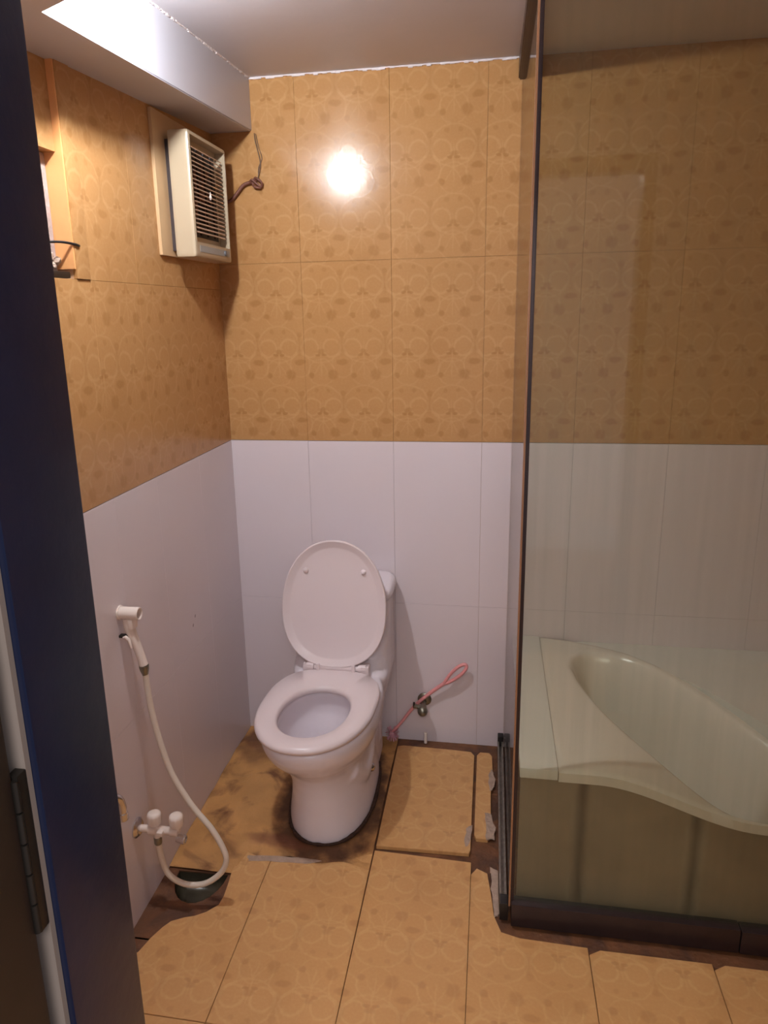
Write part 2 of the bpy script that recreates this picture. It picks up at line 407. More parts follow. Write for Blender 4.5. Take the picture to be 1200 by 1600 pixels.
for a, b_ in zip(J[4:], J[5:]):
    ftile([(a+g_*2, -0.885), (a+0.03, -0.868), (b_-g_, -0.868), (b_-g_, -1.199), (a+g_, -1.199)])
for r_ in (1, 2):
    for a, b_ in zip(J, J[1:]):
        y1 = -1.2-0.6*(r_-1); ftile(rect(a+g_, b_-g_, y1-0.6+g_, y1-g_))
# back row right of the toilet, slightly raised
ftile([(0.600, -0.590), (0.880, -0.583), (0.884, -0.57), (0.884, -0.09), (0.872, -0.070), (0.80, -0.066), (0.62, -0.062), (0.600, -0.07)], 0.004)
ftile([(0.894, -0.50), (0.900, -0.515), (0.935, -0.515), (0.945, -0.49), (0.944, -0.30), (0.950, -0.16), (0.948, -0.085), (0.938, -0.066), (0.905, -0.066), (0.894, -0.085)], 0.003)
# rough orange mortar patch around the toilet (left)
def patch_mesh():
    bm = bmesh.new(); nx, ny = 44, 56
    from mathutils import noise
    def z(x, y):
        n = noise.fractal(Vector((x*9, y*9, 3.1)), 1.0, 2.0, 4)
        b = 0.013*math.exp(-((x-0.15)**2/0.008+(y+0.36)**2/0.02))
        b += 0.010*math.exp(-((x-0.20)**2/0.010+(y+0.62)**2/0.002))
        e = min(1, max(0, (-0.04-y)/0.10))
        e2 = min(1, max(0, (y+0.735)/0.03))
        if x > 0.212 and y < -0.60: e2 = min(1, max(0, (y+0.672)/0.04)); return 0.0006+(-0.006+0.008+0.007*n+b-0.0006)*e2*e2*(3-2*e2) if e2 < 1 else -0.006+(0.008+0.007*n+b)
        return -0.006+(0.008+0.007*n+b)*min(e+0.15, 1)*min(e2+0.3, 1)
    grid = []
    for j in range(ny+1):
        y = -0.752+0.752*j/ny; row = []
        for i in range(nx+1):
            xm = 0.5935
            x = 0.001+(xm-0.001)*i/nx
            yy = y
            if y < -0.66 and x > 0.212: yy = max(y, -0.675+0.008*math.sin(x*40))
            row.append(bm.verts.new((x, yy, z(x, yy) if not (y < -0.66 and x > 0.212) else z(x, yy))))
        grid.append(row)
    for j in range(ny):
        for i in range(nx): bm.faces.new((grid[j][i], grid[j][i+1], grid[j+1][i+1], grid[j+1][i]))
    bmesh.ops.remove_doubles(bm, verts=bm.verts[:], dist=0.0001)
    return tomesh(bm, 'mortar_patch', M['patch'], 60)
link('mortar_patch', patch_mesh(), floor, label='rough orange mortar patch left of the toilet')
def smear(poly, z, mt, nm='cement_smear', h=0.003, seed=1, amp=0.004, label=None):
    return prism(nm, wobble(poly, amp, 4, seed), z, z+h, mt, floor, h*0.45, label=label)
smear([(0.948, -0.16), (0.957, -0.20), (0.955, -0.26), (0.940, -0.285), (0.935, -0.24), (0.938, -0.18)], 0.001, M['cement'], seed=3)
smear([(0.925, -0.39), (0.945, -0.40), (0.958, -0.46), (0.953, -0.51), (0.925, -0.515), (0.93, -0.45)], 0.001, M['cement'], seed=4)
smear([(0.866, -0.48), (0.884, -0.46), (0.884, -0.54), (0.868, -0.555)], 0.003, M['cement'], seed=5, h=0.0015)
smear([(0.945, -0.62), (0.965, -0.63), (0.972, -0.78), (0.958, -0.80), (0.948, -0.72)], -0.008, M['cement'], seed=8, h=0.004)
smear([(0.22, -0.682), (0.30, -0.674), (0.40, -0.668), (0.455, -0.672), (0.40, -0.690), (0.30, -0.696), (0.23, -0.70)], -0.001, M['cement'], seed=6, amp=0.003, h=0.002)
# grime ring round the toilet foot
def ring_poly(hw, yf, yb, yc, cx, n=40, jitter=0.0, seed=2):
    rnd = random.Random(seed); o = []
    for k in range(n):
        t = 2*math.pi*k/n; s = 1+rnd.uniform(-jitter, jitter)
        yy = math.cos(t); o.append((cx+hw*s*math.sin(t), yc+((yf-yc) if yy > 0 else (yb-yc))*abs(yy)*s))
    return o
# drain pit
pit = bmesh.new()
rings = []
for s, z in ((1.0, -0.012), (0.97, -0.03), (0.85, -0.05), (0.55, -0.057)):
    rings.append([(0.1105+(x-0.1105)*s, -0.80+(y+0.80)*s, z) for x, y in [(0.037, -0.759), (0.184, -0.754)]+[(0.1105+0.0735*math.cos(-math.pi*k/12), -0.757+0.110*math.sin(-math.pi*k/12)) for k in range(1, 12)]])
bm_loft(pit, rings, cap0=False)
link('drain_basin', tomesh(pit, 'drain_basin', M['pit'], 60), floor, label='dark wet floor drain pit under the hose')

# ------------------------------------------------------------------ walls
def wall_tiles(parent, plane, u_edges, rows, thick=0.008, skip=None):
    cache = {}
    for (z0, z1, mt) in rows:
        for a, b_ in zip(u_edges, u_edges[1:]):
            if skip and skip(a, b_, z0, z1): continue
            u0, u1 = min(a, b_)+0.0003, max(a, b_)-0.0003; h0, h1 = z0+0.0003, z1-0.0003
            key = (round(u1-u0, 4), round(h1-h0, 4), mt.name)
            if key not in cache:
                bm = bmesh.new()
                if plane == 'back': bm_box(bm, (0, 0, 0), (u1-u0, thick, h1-h0))
                else: bm_box(bm, (-thick, 0, 0), (0, u1-u0, h1-h0))
                es = [e for e in bm.edges if all((abs(v.co.y) < 1e-5) if plane == 'back' else (abs(v.co.x) < 1e-5) for v in e.verts)]
                bmesh.ops.bevel(bm, geom=es, offset=0.0004, segments=1, affect='EDGES')
                cache[key] = tomesh(bm, 'tile', mt)
            o = link('tile', cache[key], parent)
            o.location = (u0, 0, h0) if plane == 'back' else (0, u0, h0)
ZC = 2.312
wall_back = box('wall_back', (-0.12, 0.0075, -0.1), (W+0.1, 0.12, 2.5), M['grout_wall'], kind='structure')
ue = [-0.004, 0.2835, 0.5875, 0.8895, 1.19, 1.49, 1.79, W]
wall_tiles(wall_back, 'back', ue, [(-0.012, 0.55, M['white_tile']), (0.55, 1.149, M['white_tile']), (1.15, 1.75, M['yellow_back']), (1.75, 2.35, M['yellow_back'])])
bm = bmesh.new()
ND, NY = -0.05, (-1.35, -0.885)      # recess depth, y range
for lo, hi in (((-0.12, -1.9, -0.1), (-0.0075, 0.12, 1.668)), ((-0.12, NY[1], 1.668), (-0.0075, 0.12, 2.5)), ((-0.12, -1.9, 1.668), (-0.0075, NY[0], 2.5)), ((-0.12, NY[0], 1.668), (ND, NY[1], 2.5))):
    bm_box(bm, lo, hi)
wall_left = link('wall_left', tomesh(bm, 'wall_left', M['grout_wall']), kind='structure')
lrows = [(-0.012, 0.55, M['white_left']), (0.55, 1.149, M['white_left']), (1.15, 1.668, M['yellow_left']), (1.668, 2.2, M['yellow_left'])]
le = [0.0, -0.2985, -0.5985, -0.830, -1.1985, -1.4985, -1.7985, -1.9]
wall_tiles(wall_left, 'left', le, lrows, skip=lambda a, b_, z0, z1: z0 > 1.6 and b_ < -0.84 and b_ > -1.45)
# recess: trim tiles, reveal, upper filler tile, grey plaster, stub
box('trim_tile', (-0.008, -0.8845, 1.669), (0.003, -0.8305, 2.2), M['yellow_left'], wall_left, 0.001, label='proud trim tile beside the wall recess')
box('reveal_tile', (ND, -0.890, 1.69), (0.001, -0.8850, 2.2), M['lit_reveal'], wall_left, label='side of the recess, lamp light put into its bright orange')
box('filler_tile', (ND, NY[0], 1.93), (-0.014, -0.8905, 2.2), M['yellow_left'], wall_left)
bm = bmesh.new(); bm_box(bm, (ND, NY[0], 1.668), (-0.040, -0.8905, 1.929), 0.004)
link('grey_plaster', tomesh(bm, 'grey_plaster', M['niche_grey'], 35), wall_left, label='bare grey plaster inside the recess')
bm = bmesh.new()
for k in range(7):
    x, y, z, r = -0.034+random.uniform(-.004, .006), -0.875-0.011*k+random.uniform(-.004, .004), 1.700+random.uniform(-.006, .018), random.uniform(.008, .014)
    t = bmesh.new(); bmesh.ops.create_icosphere(t, subdivisions=1, radius=r)
    for v in t.verts: v.co = v.co*random.uniform(.8, 1.15)+Vector((x, y-0.02, z))
    merge(bm, t)
link('plaster_lump', tomesh(bm, 'plaster_lump', M['cement'], 20), wall_left)
bm = bmesh.new(); bm_box(bm, (-0.042, -1.10, 1.669), (-0.006, -0.897, 1.684), 0.005)
link('dark_sill', tomesh(bm, 'dark_sill', M['black'], 40), wall_left, label='dark blunt bar at the bottom of the recess')
wire = tube('metal_rod', catmull([(-0.036, -0.955, 1.742), (-0.012, -0.915, 1.745), (0.004, -0.885, 1.742), (0.004, -0.868, 1.740)], 5), 0.0028, M['black'])
tag(wire, 'thin dark metal rod sticking out of the recess in the left wall', 'rod')
# small chips in the white tile
for (y, z) in ((-0.425, 0.655), (-0.445, 0.632)):
    bm = bmesh.new(); t = bmesh.new(); bmesh.ops.create_icosphere(t, subdivisions=1, radius=0.006)
    for v in t.verts: v.co = Vector((v.co.x*0.2, y+v.co.y*0.35+v.co.z*0.4, z+v.co.z))
    merge(bm, t); link('tile_chip', tomesh(bm, 'tile_chip', M['grime']), wall_left)
wall_right = box('wall_right', (W, -1.9, -0.1), (W+0.12, 0.12, 2.5), M['yellow_left'], kind='structure')
bm = bmesh.new()
for lo, hi in (((-0.12, -2.0, -0.1), (0.53, -1.9, 2.6)), ((1.45, -2.0, -0.1), (W+0.12, -1.9, 2.6)), ((0.53, -2.0, 2.08), (1.45, -1.9, 2.6))):
    bm_box(bm, lo, hi)
wall_front = link('wall_front', tomesh(bm, 'wall_front', M['cream_strip']), kind='structure')
# white plaster line along ceiling
def prism_y(name, prof, y0, y1, mt, parent=None, **k):
    """x,z profile swept along y, following the ceiling drop"""
    bm = bmesh.new()
    bm_loft(bm, [[(x, y0, ZT(z, y0)) for x, z in prof], [(x, y1, ZT(z, y1)) for x, z in prof]])
    return link(name, tomesh(bm, name, mt), parent, **k)
ceiling = prism_y('ceiling', [(-0.12, ZC), (W+0.12, ZC), (W+0.12, ZC+0.1), (-0.12, ZC+0.1)], 0.12, -2.0, M['ceil'], kind='structure')
bm = bmesh.new()
HB = 2.157
plan = [(-0.06, 0.0), (0.139, 0.0), (0.139, -1.135), (0.235, -1.19), (0.235, -1.9), (-0.06, -1.9)]
lo = [bm.verts.new((x, y, ZT(HB, y))) for x, y in plan]; hi = [bm.verts.new((x, y, ZT(ZC+0.02, y))) for x, y in plan]
bm.faces.new(lo); bm.faces.new(hi)
for i in range(6): bm.faces.new((lo[i], lo[(i+1) % 6], hi[(i+1) % 6], hi[i]))
bmesh.ops.bevel(bm, geom=[e for e in bm.edges if abs(e.verts[0].co.x-0.139) < 1e-4 and abs(e.verts[1].co.x-0.139) < 1e-4 and e.verts[0].co.z < 2.25 and e.verts[1].co.z < 2.25], offset=0.003, segments=2, affect='EDGES')
beam = link('trim_1', tomesh(bm, 'trim_1', M['beam'], 30), kind='structure')
bm = bmesh.new(); rnd = random.Random(5)
n = 60; x0, x1 = 0.139, 0.985
for i in range(n):
    a = x0+(x1-x0)*i/n; b_ = x0+(x1-x0)*(i+1)/n; h = rnd.uniform(0.003, 0.008)
    bm_box(bm, (a, -0.004-rnd.uniform(0, .002), ZC-h), (b_, 0.0, ZC+0.004))
ln = link('trim_2', tomesh(bm, 'trim_2', M['plaster_line']), kind='structure')
bm = bmesh.new()
for i in range(70):
    a = -0.01*i; h = rnd.uniform(0.001, 0.005)
    bm_box(bm, (0.138, a-0.01, ZT(ZC, a)-h), (0.142+rnd.uniform(0, .002), a, ZT(ZC, a)+0.004))
link('trim_3', tomesh(bm, 'trim_3', M['plaster_line']), kind='structure')

# ------------------------------------------------------------------ door frame
df_ = empty('door_1', (0.56, -1.95, 0), kind='structure')
j1 = box('door_jamb', (0.531, -1.998, -0.01), (0.590, -1.8995, 2.08), M['navy'], bev=0.003)
s1 = box('rebate_strip', (0.566, -2.004, -0.01), (0.5845, -1.9985, 2.05), M['strip_grey'], label='thin cream strip in the door gap')
dl = box('door_leaf', (0.546, -2.78, 0.01), (0.5815, -2.016, 2.04), M['door_brown'], bev=0.003)
put(df_, j1, s1, dl)
hg = bmesh.new()
bm_box(hg, (0.576, -2.0148, 1.125), (0.5848, -2.0045, 1.262), 0.001)
for k in range(5): bm_lathe(hg, [(0, 0.0028), (0.025, 0.0028)], (0.5828, -2.0155, 1.127+k*0.0268), (0, 0, 1), 12)
h1 = link('hinge', tomesh(hg, 'hinge', M['steel_dark'], 40)); put(df_, h1)
j2 = box('door_jamb', (1.41, -1.998, -0.01), (1.45, -1.9995+0.1, 2.08), M['navy'], bev=0.003)
j3 = box('door_head', (0.59, -1.998, 2.03), (1.41, -1.8995, 2.08), M['navy'], bev=0.003); put(df_, j2, j3)

# ------------------------------------------------------------------ lamp
lamp = empty('wall_lamp', (0.139, LAMP_POS.y, LAMP_POS.z), 'glowing round bulb in a white holder on the beam face, just above the frame', 'lamp')
hold = lathe('lamp_holder', [(0, 0.03), (0.008, 0.03), (0.010, 0.018), (0.075, 0.017), (0.08, 0.014)], (0.139, LAMP_POS.y, LAMP_POS.z), (1, 0, 0), M['white_plastic'])
bm = bmesh.new(); bmesh.ops.create_uvsphere(bm, u_segments=24, v_segments=16, radius=0.0235)
for v in bm.verts:
    v.co = Vector((v.co.x*1.15, v.co.y, v.co.z))+LAMP_POS-Vector((0.02, 0, 0))
blb = link('bulb', tomesh(bm, 'bulb', M['bulb'], 80)); put(lamp, hold, blb)

# ------------------------------------------------------------------ toilet
TX = 0.425
toilet = empty('toilet', (TX, -0.4, 0), 'white one-piece toilet with raised lid against the back wall', 'toilet')
NS = 64
def egg(hw, yf, yb, yc, z, n=2.0, nb=None, cx=TX, tilt=0.0):
    r = []; nb = nb or n
    for k in range(NS):
        t = 2*math.pi*k/NS; c, s = math.cos(t), math.sin(t)
        e = 2.0/(n if c > 0 else nb)
        x = cx+hw*math.copysign(abs(s)**e, s); L = (yf-yc) if c > 0 else (yb-yc)
        y = yc+L*abs(c)**e
        r.append((x, y, z+tilt*(y-yc)))
    return r
bm = bmesh.new()
rings = [egg(0.136, -0.612, -0.10, -0.36, 0.0, 2.3, 3), egg(0.134, -0.610, -0.10, -0.36, 0.03, 2.3, 3), egg(0.124, -0.600, -0.10, -0.36, 0.09, 2.3, 3), egg(0.120, -0.598, -0.10, -0.36, 0.15, 2.2, 3),
         egg(0.121, -0.603, -0.10, -0.37, 0.19, 2.2, 3), egg(0.127, -0.615, -0.12, -0.385, 0.225, 2.2, 3), egg(0.140, -0.642, -0.13, -0.40, 0.255, 2.15, 3), egg(0.157, -0.682, -0.15, -0.43, 0.288, 2.1, 3), egg(0.169, -0.714, -0.17, -0.455, 0.32, 2.1, 3),
         egg(0.175, -0.733, -0.18, -0.47, 0.35, 2.1, 3), egg(0.177, -0.741, -0.20, -0.48, 0.378, 2.1, 3), egg(0.174, -0.738, -0.20, -0.48, 0.392, 2.1, 3), egg(0.168, -0.732, -0.20, -0.48, 0.397, 2.1, 3),
         egg(0.120, -0.695, -0.385, -0.52, 0.397, 2.1), egg(0.113, -0.688, -0.392, -0.52, 0.390, 2.1), egg(0.116, -0.690, -0.385, -0.52, 0.36, 2.1), egg(0.112, -0.672, -0.385, -0.52, 0.32, 2.1),
         egg(0.093, -0.618, -0.40, -0.51, 0.27, 2.1), egg(0.070, -0.568, -0.41, -0.50, 0.22, 2.1), egg(0.050, -0.540, -0.42, -0.49, 0.185, 2), egg(0.03, -0.52, -0.45, -0.49, 0.165, 2)]
bm_loft(bm, rings)
rings = [egg(0.122, -0.30, -0.03, -0.16, 0.0, 3, 5), egg(0.120, -0.30, -0.03, -0.16, 0.08, 3, 5), egg(0.124, -0.30, -0.025, -0.16, 0.18, 3, 5), egg(0.145, -0.31, -0.02, -0.16, 0.28, 3, 5),
         egg(0.165, -0.33, -0.015, -0.16, 0.35, 3, 5), egg(0.172, -0.32, -0.015, -0.16, 0.385, 3, 5), egg(0.170, -0.27, -0.015, -0.16, 0.41, 3, 5), egg(0.168, -0.235, -0.015, -0.14, 0.44, 3.5, 5),
         egg(0.166, -0.215, -0.015, -0.12, 0.50, 4, 5), egg(0.164, -0.205, -0.015, -0.11, 0.58, 4, 5), egg(0.162, -0.20, -0.015, -0.11, 0.635, 4, 5)]
bm_loft(bm, rings)
# trapway bulge on both sides
for s in (-1, 1):
    bm_tube(bm, catmull([(TX+s*0.075, -0.50, 0.20), (TX+s*0.088, -0.42, 0.13), (TX+s*0.090, -0.34, 0.14), (TX+s*0.088, -0.28, 0.21), (TX+s*0.085, -0.22, 0.25), (TX+s*0.085, -0.17, 0.2), (TX+s*0.085, -0.14, 0.08)], 5), 0.042, 14)
body = link('body', tomesh(bm, 'body', M['ceramic']), smooth=True)
md = body.modifiers.new('join', 'REMESH'); md.mode = 'VOXEL'; md.voxel_size = 0.0055; md.use_smooth_shade = True
sm = body.modifiers.new('soften', 'SMOOTH'); sm.factor = 0.6; sm.iterations = 14
bm = bmesh.new()
cy = -0.11
def tk(hw, yf, z): return egg(hw, yf, -0.006, cy, z, 4.5, 6)
bm_loft(bm, [tk(0.160, -0.198, 0.632), tk(0.171, -0.210, 0.636), tk(0.174, -0.214, 0.650), tk(0.173, -0.213, 0.664), tk(0.166, -0.204, 0.674), tk(0.150, -0.185, 0.679), tk(0.05, -0.13, 0.680)])
tl = link('tank_lid', tomesh(bm, 'tank_lid', M['ceramic'], 60))
# water
bm = bmesh.new(); bm_loft(bm, [egg(0.060, -0.556, -0.412, -0.49, 0.200), egg(0.058, -0.554, -0.414, -0.49, 0.2015)])
wt = link('water', tomesh(bm, 'water', M['water']))
# seat ring
bm = bmesh.new()
def so(hw, yf, z): return egg(hw, yf, -0.292, -0.50, z, 2.15, 3.0)
def si(hw, yf, yb, z): return egg(hw, yf, yb, -0.545, z, 2.1, 2.2)
prof = [so(0.168, -0.738, 0.401), so(0.177, -0.748, 0.404), so(0.179, -0.750, 0.412), so(0.177, -0.747, 0.419), so(0.170, -0.739, 0.424),
        si(0.112, -0.692, -0.398, 0.424), si(0.106, -0.685, -0.405, 0.419), si(0.104, -0.682, -0.408, 0.410), si(0.108, -0.687, -0.403, 0.401)]
vs = [[bm.verts.new(p) for p in r] for r in prof]
for a in range(len(vs)):
    A_, B_ = vs[a], vs[(a+1) % len(vs)]
    for i in range(NS): bm.faces.new((A_[i], A_[(i+1) % NS], B_[(i+1) % NS], B_[i]))
seat = link('seat', tomesh(bm, 'seat', M['seat_plastic'], 60))
# lid : shallow dish, built flat in local u (across), v (up), w (towards viewer), then tilted
hy, hz = -0.285, 0.430; lean = math.radians(11)
def lidpt(u, v, w_):
    return (TX-0.011+u, hy+v*math.sin(lean)-w_*math.cos(lean), hz+v*math.cos(lean)+w_*math.sin(lean))
def lring(ins, w_):
    r = []
    for k in range(NS):
        t = 2*math.pi*k/NS; c, s = math.cos(t), math.sin(t)
        e = 2/2.1 if c > 0 else 2/2.35
        hw = 0.178-ins; L = (0.430-0.20-ins) if c > 0 else (0.20-ins)
        r.append(lidpt(math.copysign(abs(s)**e, s)*hw, 0.20+math.copysign(abs(c)**e, c)*L, w_))
    return r
bm = bmesh.new()
bm_loft(bm, [lring(0.06, -0.016), lring(0.02, -0.014), lring(0.004, -0.008), lring(0.0, 0.006), lring(0.0015, 0.0115), lring(0.004, 0.013), lring(0.006, 0.012), lring(0.024, 0.0), lring(0.030, -0.0018), lring(0.08, -0.002), lring(0.15, -0.0025)])
lid = link('lid', tomesh(bm, 'lid', M['seat_plastic'], 60))
bumps = []
for u in (-0.098, 0.098):
    p0 = Vector(lidpt(u, 0.325, -0.002)); p1 = Vector(lidpt(u, 0.325, 0.008))
    bumps.append(lathe('lid_bumper', [(-0.002, 0.009), (0.006, 0.0085), (0.009, 0.006), (0.010, 0.001)], p0, p1-p0, M['seat_plastic'], lid, n=16))
bm = bmesh.new()
bm_tube(bm, [(TX-0.075, -0.287, 0.430), (TX+0.078, -0.287, 0.430)], 0.0105, 16)
for dx in (-0.088, 0.088): bm_tube(bm, [(TX+dx-0.012, -0.287, 0.432), (TX+dx+0.012, -0.287, 0.432)], 0.014, 16)
for dx in (-0.098, 0.098): bm_box(bm, (TX+dx-0.014, -0.300, 0.395), (TX+dx+0.014, -0.262, 0.442), 0.005)
for dx in (-0.060, 0.060): bm_box(bm, (TX+dx-0.006, -0.302, 0.418), (TX+dx+0.006, -0.276, 0.446), 0.003)
hin = link('hinge', tomesh(bm, 'hinge', M['seat_plastic'], 40))
bolts = []
for s in (-1, 1):
    bolts.append(lathe('bolt_cap', [(0, 0.016), (0.010, 0.015), (0.016, 0.010), (0.018, 0.002)], (TX+s*0.118, -0.36, 0.112), (s, -0.1, 0.35), M['chrome'], n=16, label='dull metal cap on the toilet flank'))
for o_ in (seat, hin, wt, body):
    k_ = {'seat': -0.024, 'body': -0.018, 'water': -0.018}.get(o_.name, 0.0)
    for v in o_.data.vertices:
        d_ = max(0.0, -0.285-v.co.y)*(1.0 if v.co.z > 0.22 else max(0, v.co.z/0.22))
        v.co.x += k_*d_/0.46-(0.001 if o_ is not body else 0.0)
put(toilet, body, tl, wt, seat, lid, hin, *bolts)
# black dirt seam where the foot meets the floor
seam = bmesh.new()
rnd = random.Random(11); pts = [Vector(p) for p in egg(0.139, -0.616, -0.10, -0.36, 0.008, 2.3, 3)]
pts = pts[NS-22:]+pts[:23]
bm_tube(seam, pts, [0.0035+rnd.uniform(0, 0.004) for _ in pts], 8)
link('dirt_seam', tomesh(seam, 'dirt_seam', M['grime'], 60), floor)

# ------------------------------------------------------------------ exhaust fan
fan = empty('exhaust_fan', (0.0, -0.26, 1.91), 'cream square exhaust fan with dusty louvred grille high on the left wall', 'fan')
y0, y1, z0, z1, xa, xb = -0.405, -0.118, 1.746, 2.080, 0.026, 0.088
bm = bmesh.new(); bm_box(bm, (xa, y0, z0), (xb, y1, z1), 0.012, 4)
# open the front: cut a window by insetting the front face
bm.faces.ensure_lookup_table()
ff = max(bm.faces, key=lambda f: (round(f.calc_center_median().x, 4), f.calc_area()))
r = bmesh.ops.inset_region(bm, faces=[ff], thickness=0.020)
bm.faces.ensure_lookup_table()
for v in ff.verts:
    if v.co.z < (z0+z1)/2: v.co.z += 0.030
ex = bmesh.ops.extrude_discrete_faces(bm, faces=[ff])
for v in ex['faces'][0].verts: v.co.x -= 0.030
hs = link('housing', tomesh(bm, 'housing', M['cream_plastic'], 35)); put(fan, hs)
gy0, gy1, gz0, gz1 = y0+0.034, y1-0.034, z0+0.066, z1-0.034
bk = box('grille_back', (xb-0.036, gy0-0.004, gz0-0.004), (xb-0.029, gy1+0.004, gz1+0.004), M['fan_dark']); put(fan, bk)
nsl = 20
for k in range(nsl):
    z = gz0+(gz1-gz0)*(k+0.5)/nsl
    bm = bmesh.new(); t = bmesh.new(); bm_box(t, (-0.0042, gy0-0.003, -0.0013), (0.0042, gy1+0.003, 0.0013))
    rot = Matrix.Rotation(math.radians(32), 3, 'Y')
    for v in t.verts:
        q = rot @ Vector((v.co.x, 0, v.co.z)); v.co = Vector((xb-0.008+q.x, v.co.y, z+q.z))
    merge(bm, t); s_ = link('slat', tomesh(bm, 'slat', M['fan_front'])); put(fan, s_)
for k in range(3):
    yy = gy0+(gy1-gy0)*(k+1)/4
    s_ = box('grille_rib', (xb-0.020, yy-0.0015, gz0), (xb-0.015, yy+0.0015, gz1), M['fan_dark']); put(fan, s_)
# blades behind the grille
bm = bmesh.new(); cyf, czf = (gy0+gy1)/2, (gz0+gz1)/2
for k in range(5):
    a = 2*math.pi*k/5
    q = [(0.02, a-0.2), (0.085, a-0.35), (0.09, a+0.25), (0.02, a+0.3)]
    vs_ = [bm.verts.new((xb-0.026+(0.003 if i < 2 else -0.002), cyf+r_*math.cos(t_), czf+r_*math.sin(t_))) for i, (r_, t_) in enumerate(q)]
    bm.faces.new(vs_)
bm_lathe(bm, [(0, 0.028), (0.008, 0.026), (0.010, 0.01)], (xb-0.029, cyf, czf), (1, 0, 0), 20)
bl = link('fan_blades', tomesh(bm, 'fan_blades', M['cable'])); put(fan, bl)
lb = box('label_strip', (xb-0.0005, y0+0.030, z0+0.016), (xb+0.0008, y1-0.020, z0+0.034), M['fan_label'], label='grey strip along the bottom of the fan front'); put(fan, lb)
kb = lathe('knob', [(0, 0.008), (0.004, 0.008), (0.005, 0.004)], (xb+0.0008, y1-0.060, z0+0.025), (1, 0, 0), M['knob_grey'], n=16); put(fan, kb)
bm = bmesh.new(); bm_lathe(bm, [(0, 0.002), (0.006, 0.0045), (0.022, 0.0005)], (xb-0.004, cyf+0.004, czf-0.012), (0.0, 0, 1), 8)
ck = link('hook', tomesh(bm, 'hook', M['white_plastic'])); put(fan, ck)
sl = box('wall_sleeve', (0.0005, y0+0.02, z0+0.02), (xa+0.002, y1-0.02, z1-0.02), M['fan_dark']); put(fan, sl)
pl_ = box('mount_panel', (0.0, -0.455, 1.750), (0.010, -0.10, 2.125), M['panel'], bev=0.002, label='pale flat panel behind the fan'); put(fan, pl_)
cab = empty('fan_cable', (0.06, -0.012, 1.97), 'knotted brown cable hanging on the back wall beside the fan', 'cable')
c1 = tube('cord', catmull([(0.012, -0.05, 1.90), (0.034, -0.018, 1.938), (0.062, -0.012, 1.952), (0.085, -0.012, 1.975), (0.105, -0.012, 1.995), (0.128, -0.012, 2.002), (0.150, -0.014, 2.004)], 6), 0.0055, M['cable'])
c2 = tube('cord', catmull([(0.125, -0.012, 1.999), (0.138, -0.022, 2.008), (0.152, -0.018, 1.996), (0.166, -0.014, 1.988), (0.168, -0.018, 2.000), (0.156, -0.022, 2.010), (0.146, -0.014, 2.014), (0.138, -0.014, 1.996), (0.148, -0.018, 1.986), (0.163, -0.012, 1.984)], 6), 0.0038, M['cable'])
c3 = tube('thin_wire', catmull([(0.152, -0.010, 2.010), (0.160, -0.008, 2.034), (0.164, -0.006, 2.060), (0.158, -0.006, 2.095), (0.151, -0.006, 2.125), (0.148, -0.004, 2.150)], 6), 0.0016, M['wire'])
c4 = tube('thin_wire', catmull([(0.156, -0.010, 2.010), (0.157, -0.006, 2.045), (0.170, -0.006, 2.075), (0.160, -0.006, 2.11), (0.153, -0.004, 2.148)], 6), 0.0012, M['wire'])
c5 = tube('cord', catmull([(0.012, -0.05, 1.90), (0.014, -0.030, 1.85), (0.012, -0.022, 1.80), (0.008, -0.03, 1.76)], 5), 0.0045, M['cable'])
put(cab, c1, c2, c3, c4, c5)

# ------------------------------------------------------------------ bidet sprayer, hose, valve
spr = empty('bidet_sprayer', (0.0, -0.865, 0.85), 'white hand bidet sprayer hooked on the left wall with its white hose', 'bidet sprayer')
a1 = lathe('wall_hook', [(0, 0.019), (0.004, 0.019), (0.005, 0.0165), (0.053, 0.0165), (0.0545, 0.0150), (0.053, 0.0125), (0.030, 0.0120)], (0.0, -0.865, 0.858), (1, 0, 0), M['white_plastic'])
a2 = tube('sprayer_handle', [(0.020, -0.865, 0.845), (0.022, -0.865, 0.822), (0.030, -0.865, 0.795), (0.039, -0.865, 0.765), (0.046, -0.865, 0.740), (0.051, -0.865, 0.716)], [0.013, 0.0135, 0.0125, 0.0115, 0.0110, 0.0115], M['white_plastic'], n=20)
a3 = box('holder_lip', (0.026, -0.880, 0.818), (0.040, -0.852, 0.846), M['white_plastic'], bev=0.004)
bm = bmesh.new(); bm_tube(bm, [(0.012, -0.880, 0.797), (0.019, -0.882, 0.800), (0.027, -0.882, 0.793), (0.031, -0.881, 0.770)], [0.0035, 0.0045, 0.0045, 0.003], 10)
a4 = link('trigger', tomesh(bm, 'trigger', M['white_plastic'], 50))
a5 = lathe('hose_nut', [(0, 0.0125), (0.004, 0.0128), (0.014, 0.0115), (0.024, 0.0085), (0.030, 0.007)], (0.051, -0.865, 0.716), (0.06, 0, -1), M['nickel'], n=20)
hp = [(0.053, -0.865, 0.690), (0.055, -0.865, 0.640), (0.061, -0.865, 0.572), (0.077, -0.866, 0.486), (0.101, -0.867, 0.400), (0.150, -0.869, 0.310), (0.199, -0.870, 0.246), (0.229, -0.872, 0.188),
      (0.236, -0.874, 0.150), (0.216, -0.876, 0.108), (0.170, -0.882, 0.075), (0.117, -0.890, 0.075), (0.078, -0.898, 0.108), (0.062, -0.899, 0.160), (0.058, -0.900, 0.213)]
a6 = tube('hose', catmull(hp, 7), 0.0078, M['hose'], n=14)
a7 = lathe('hose_nut', [(0, 0.009), (0.004, 0.011), (0.020, 0.011), (0.024, 0.009)], (0.058, -0.900, 0.206), (0, 0, 1), M['nickel'], n=16)
bm = bmesh.new(); bm_box(bm, (0.0, -0.882, 0.796), (0.021, -0.868, 0.803), 0.002)
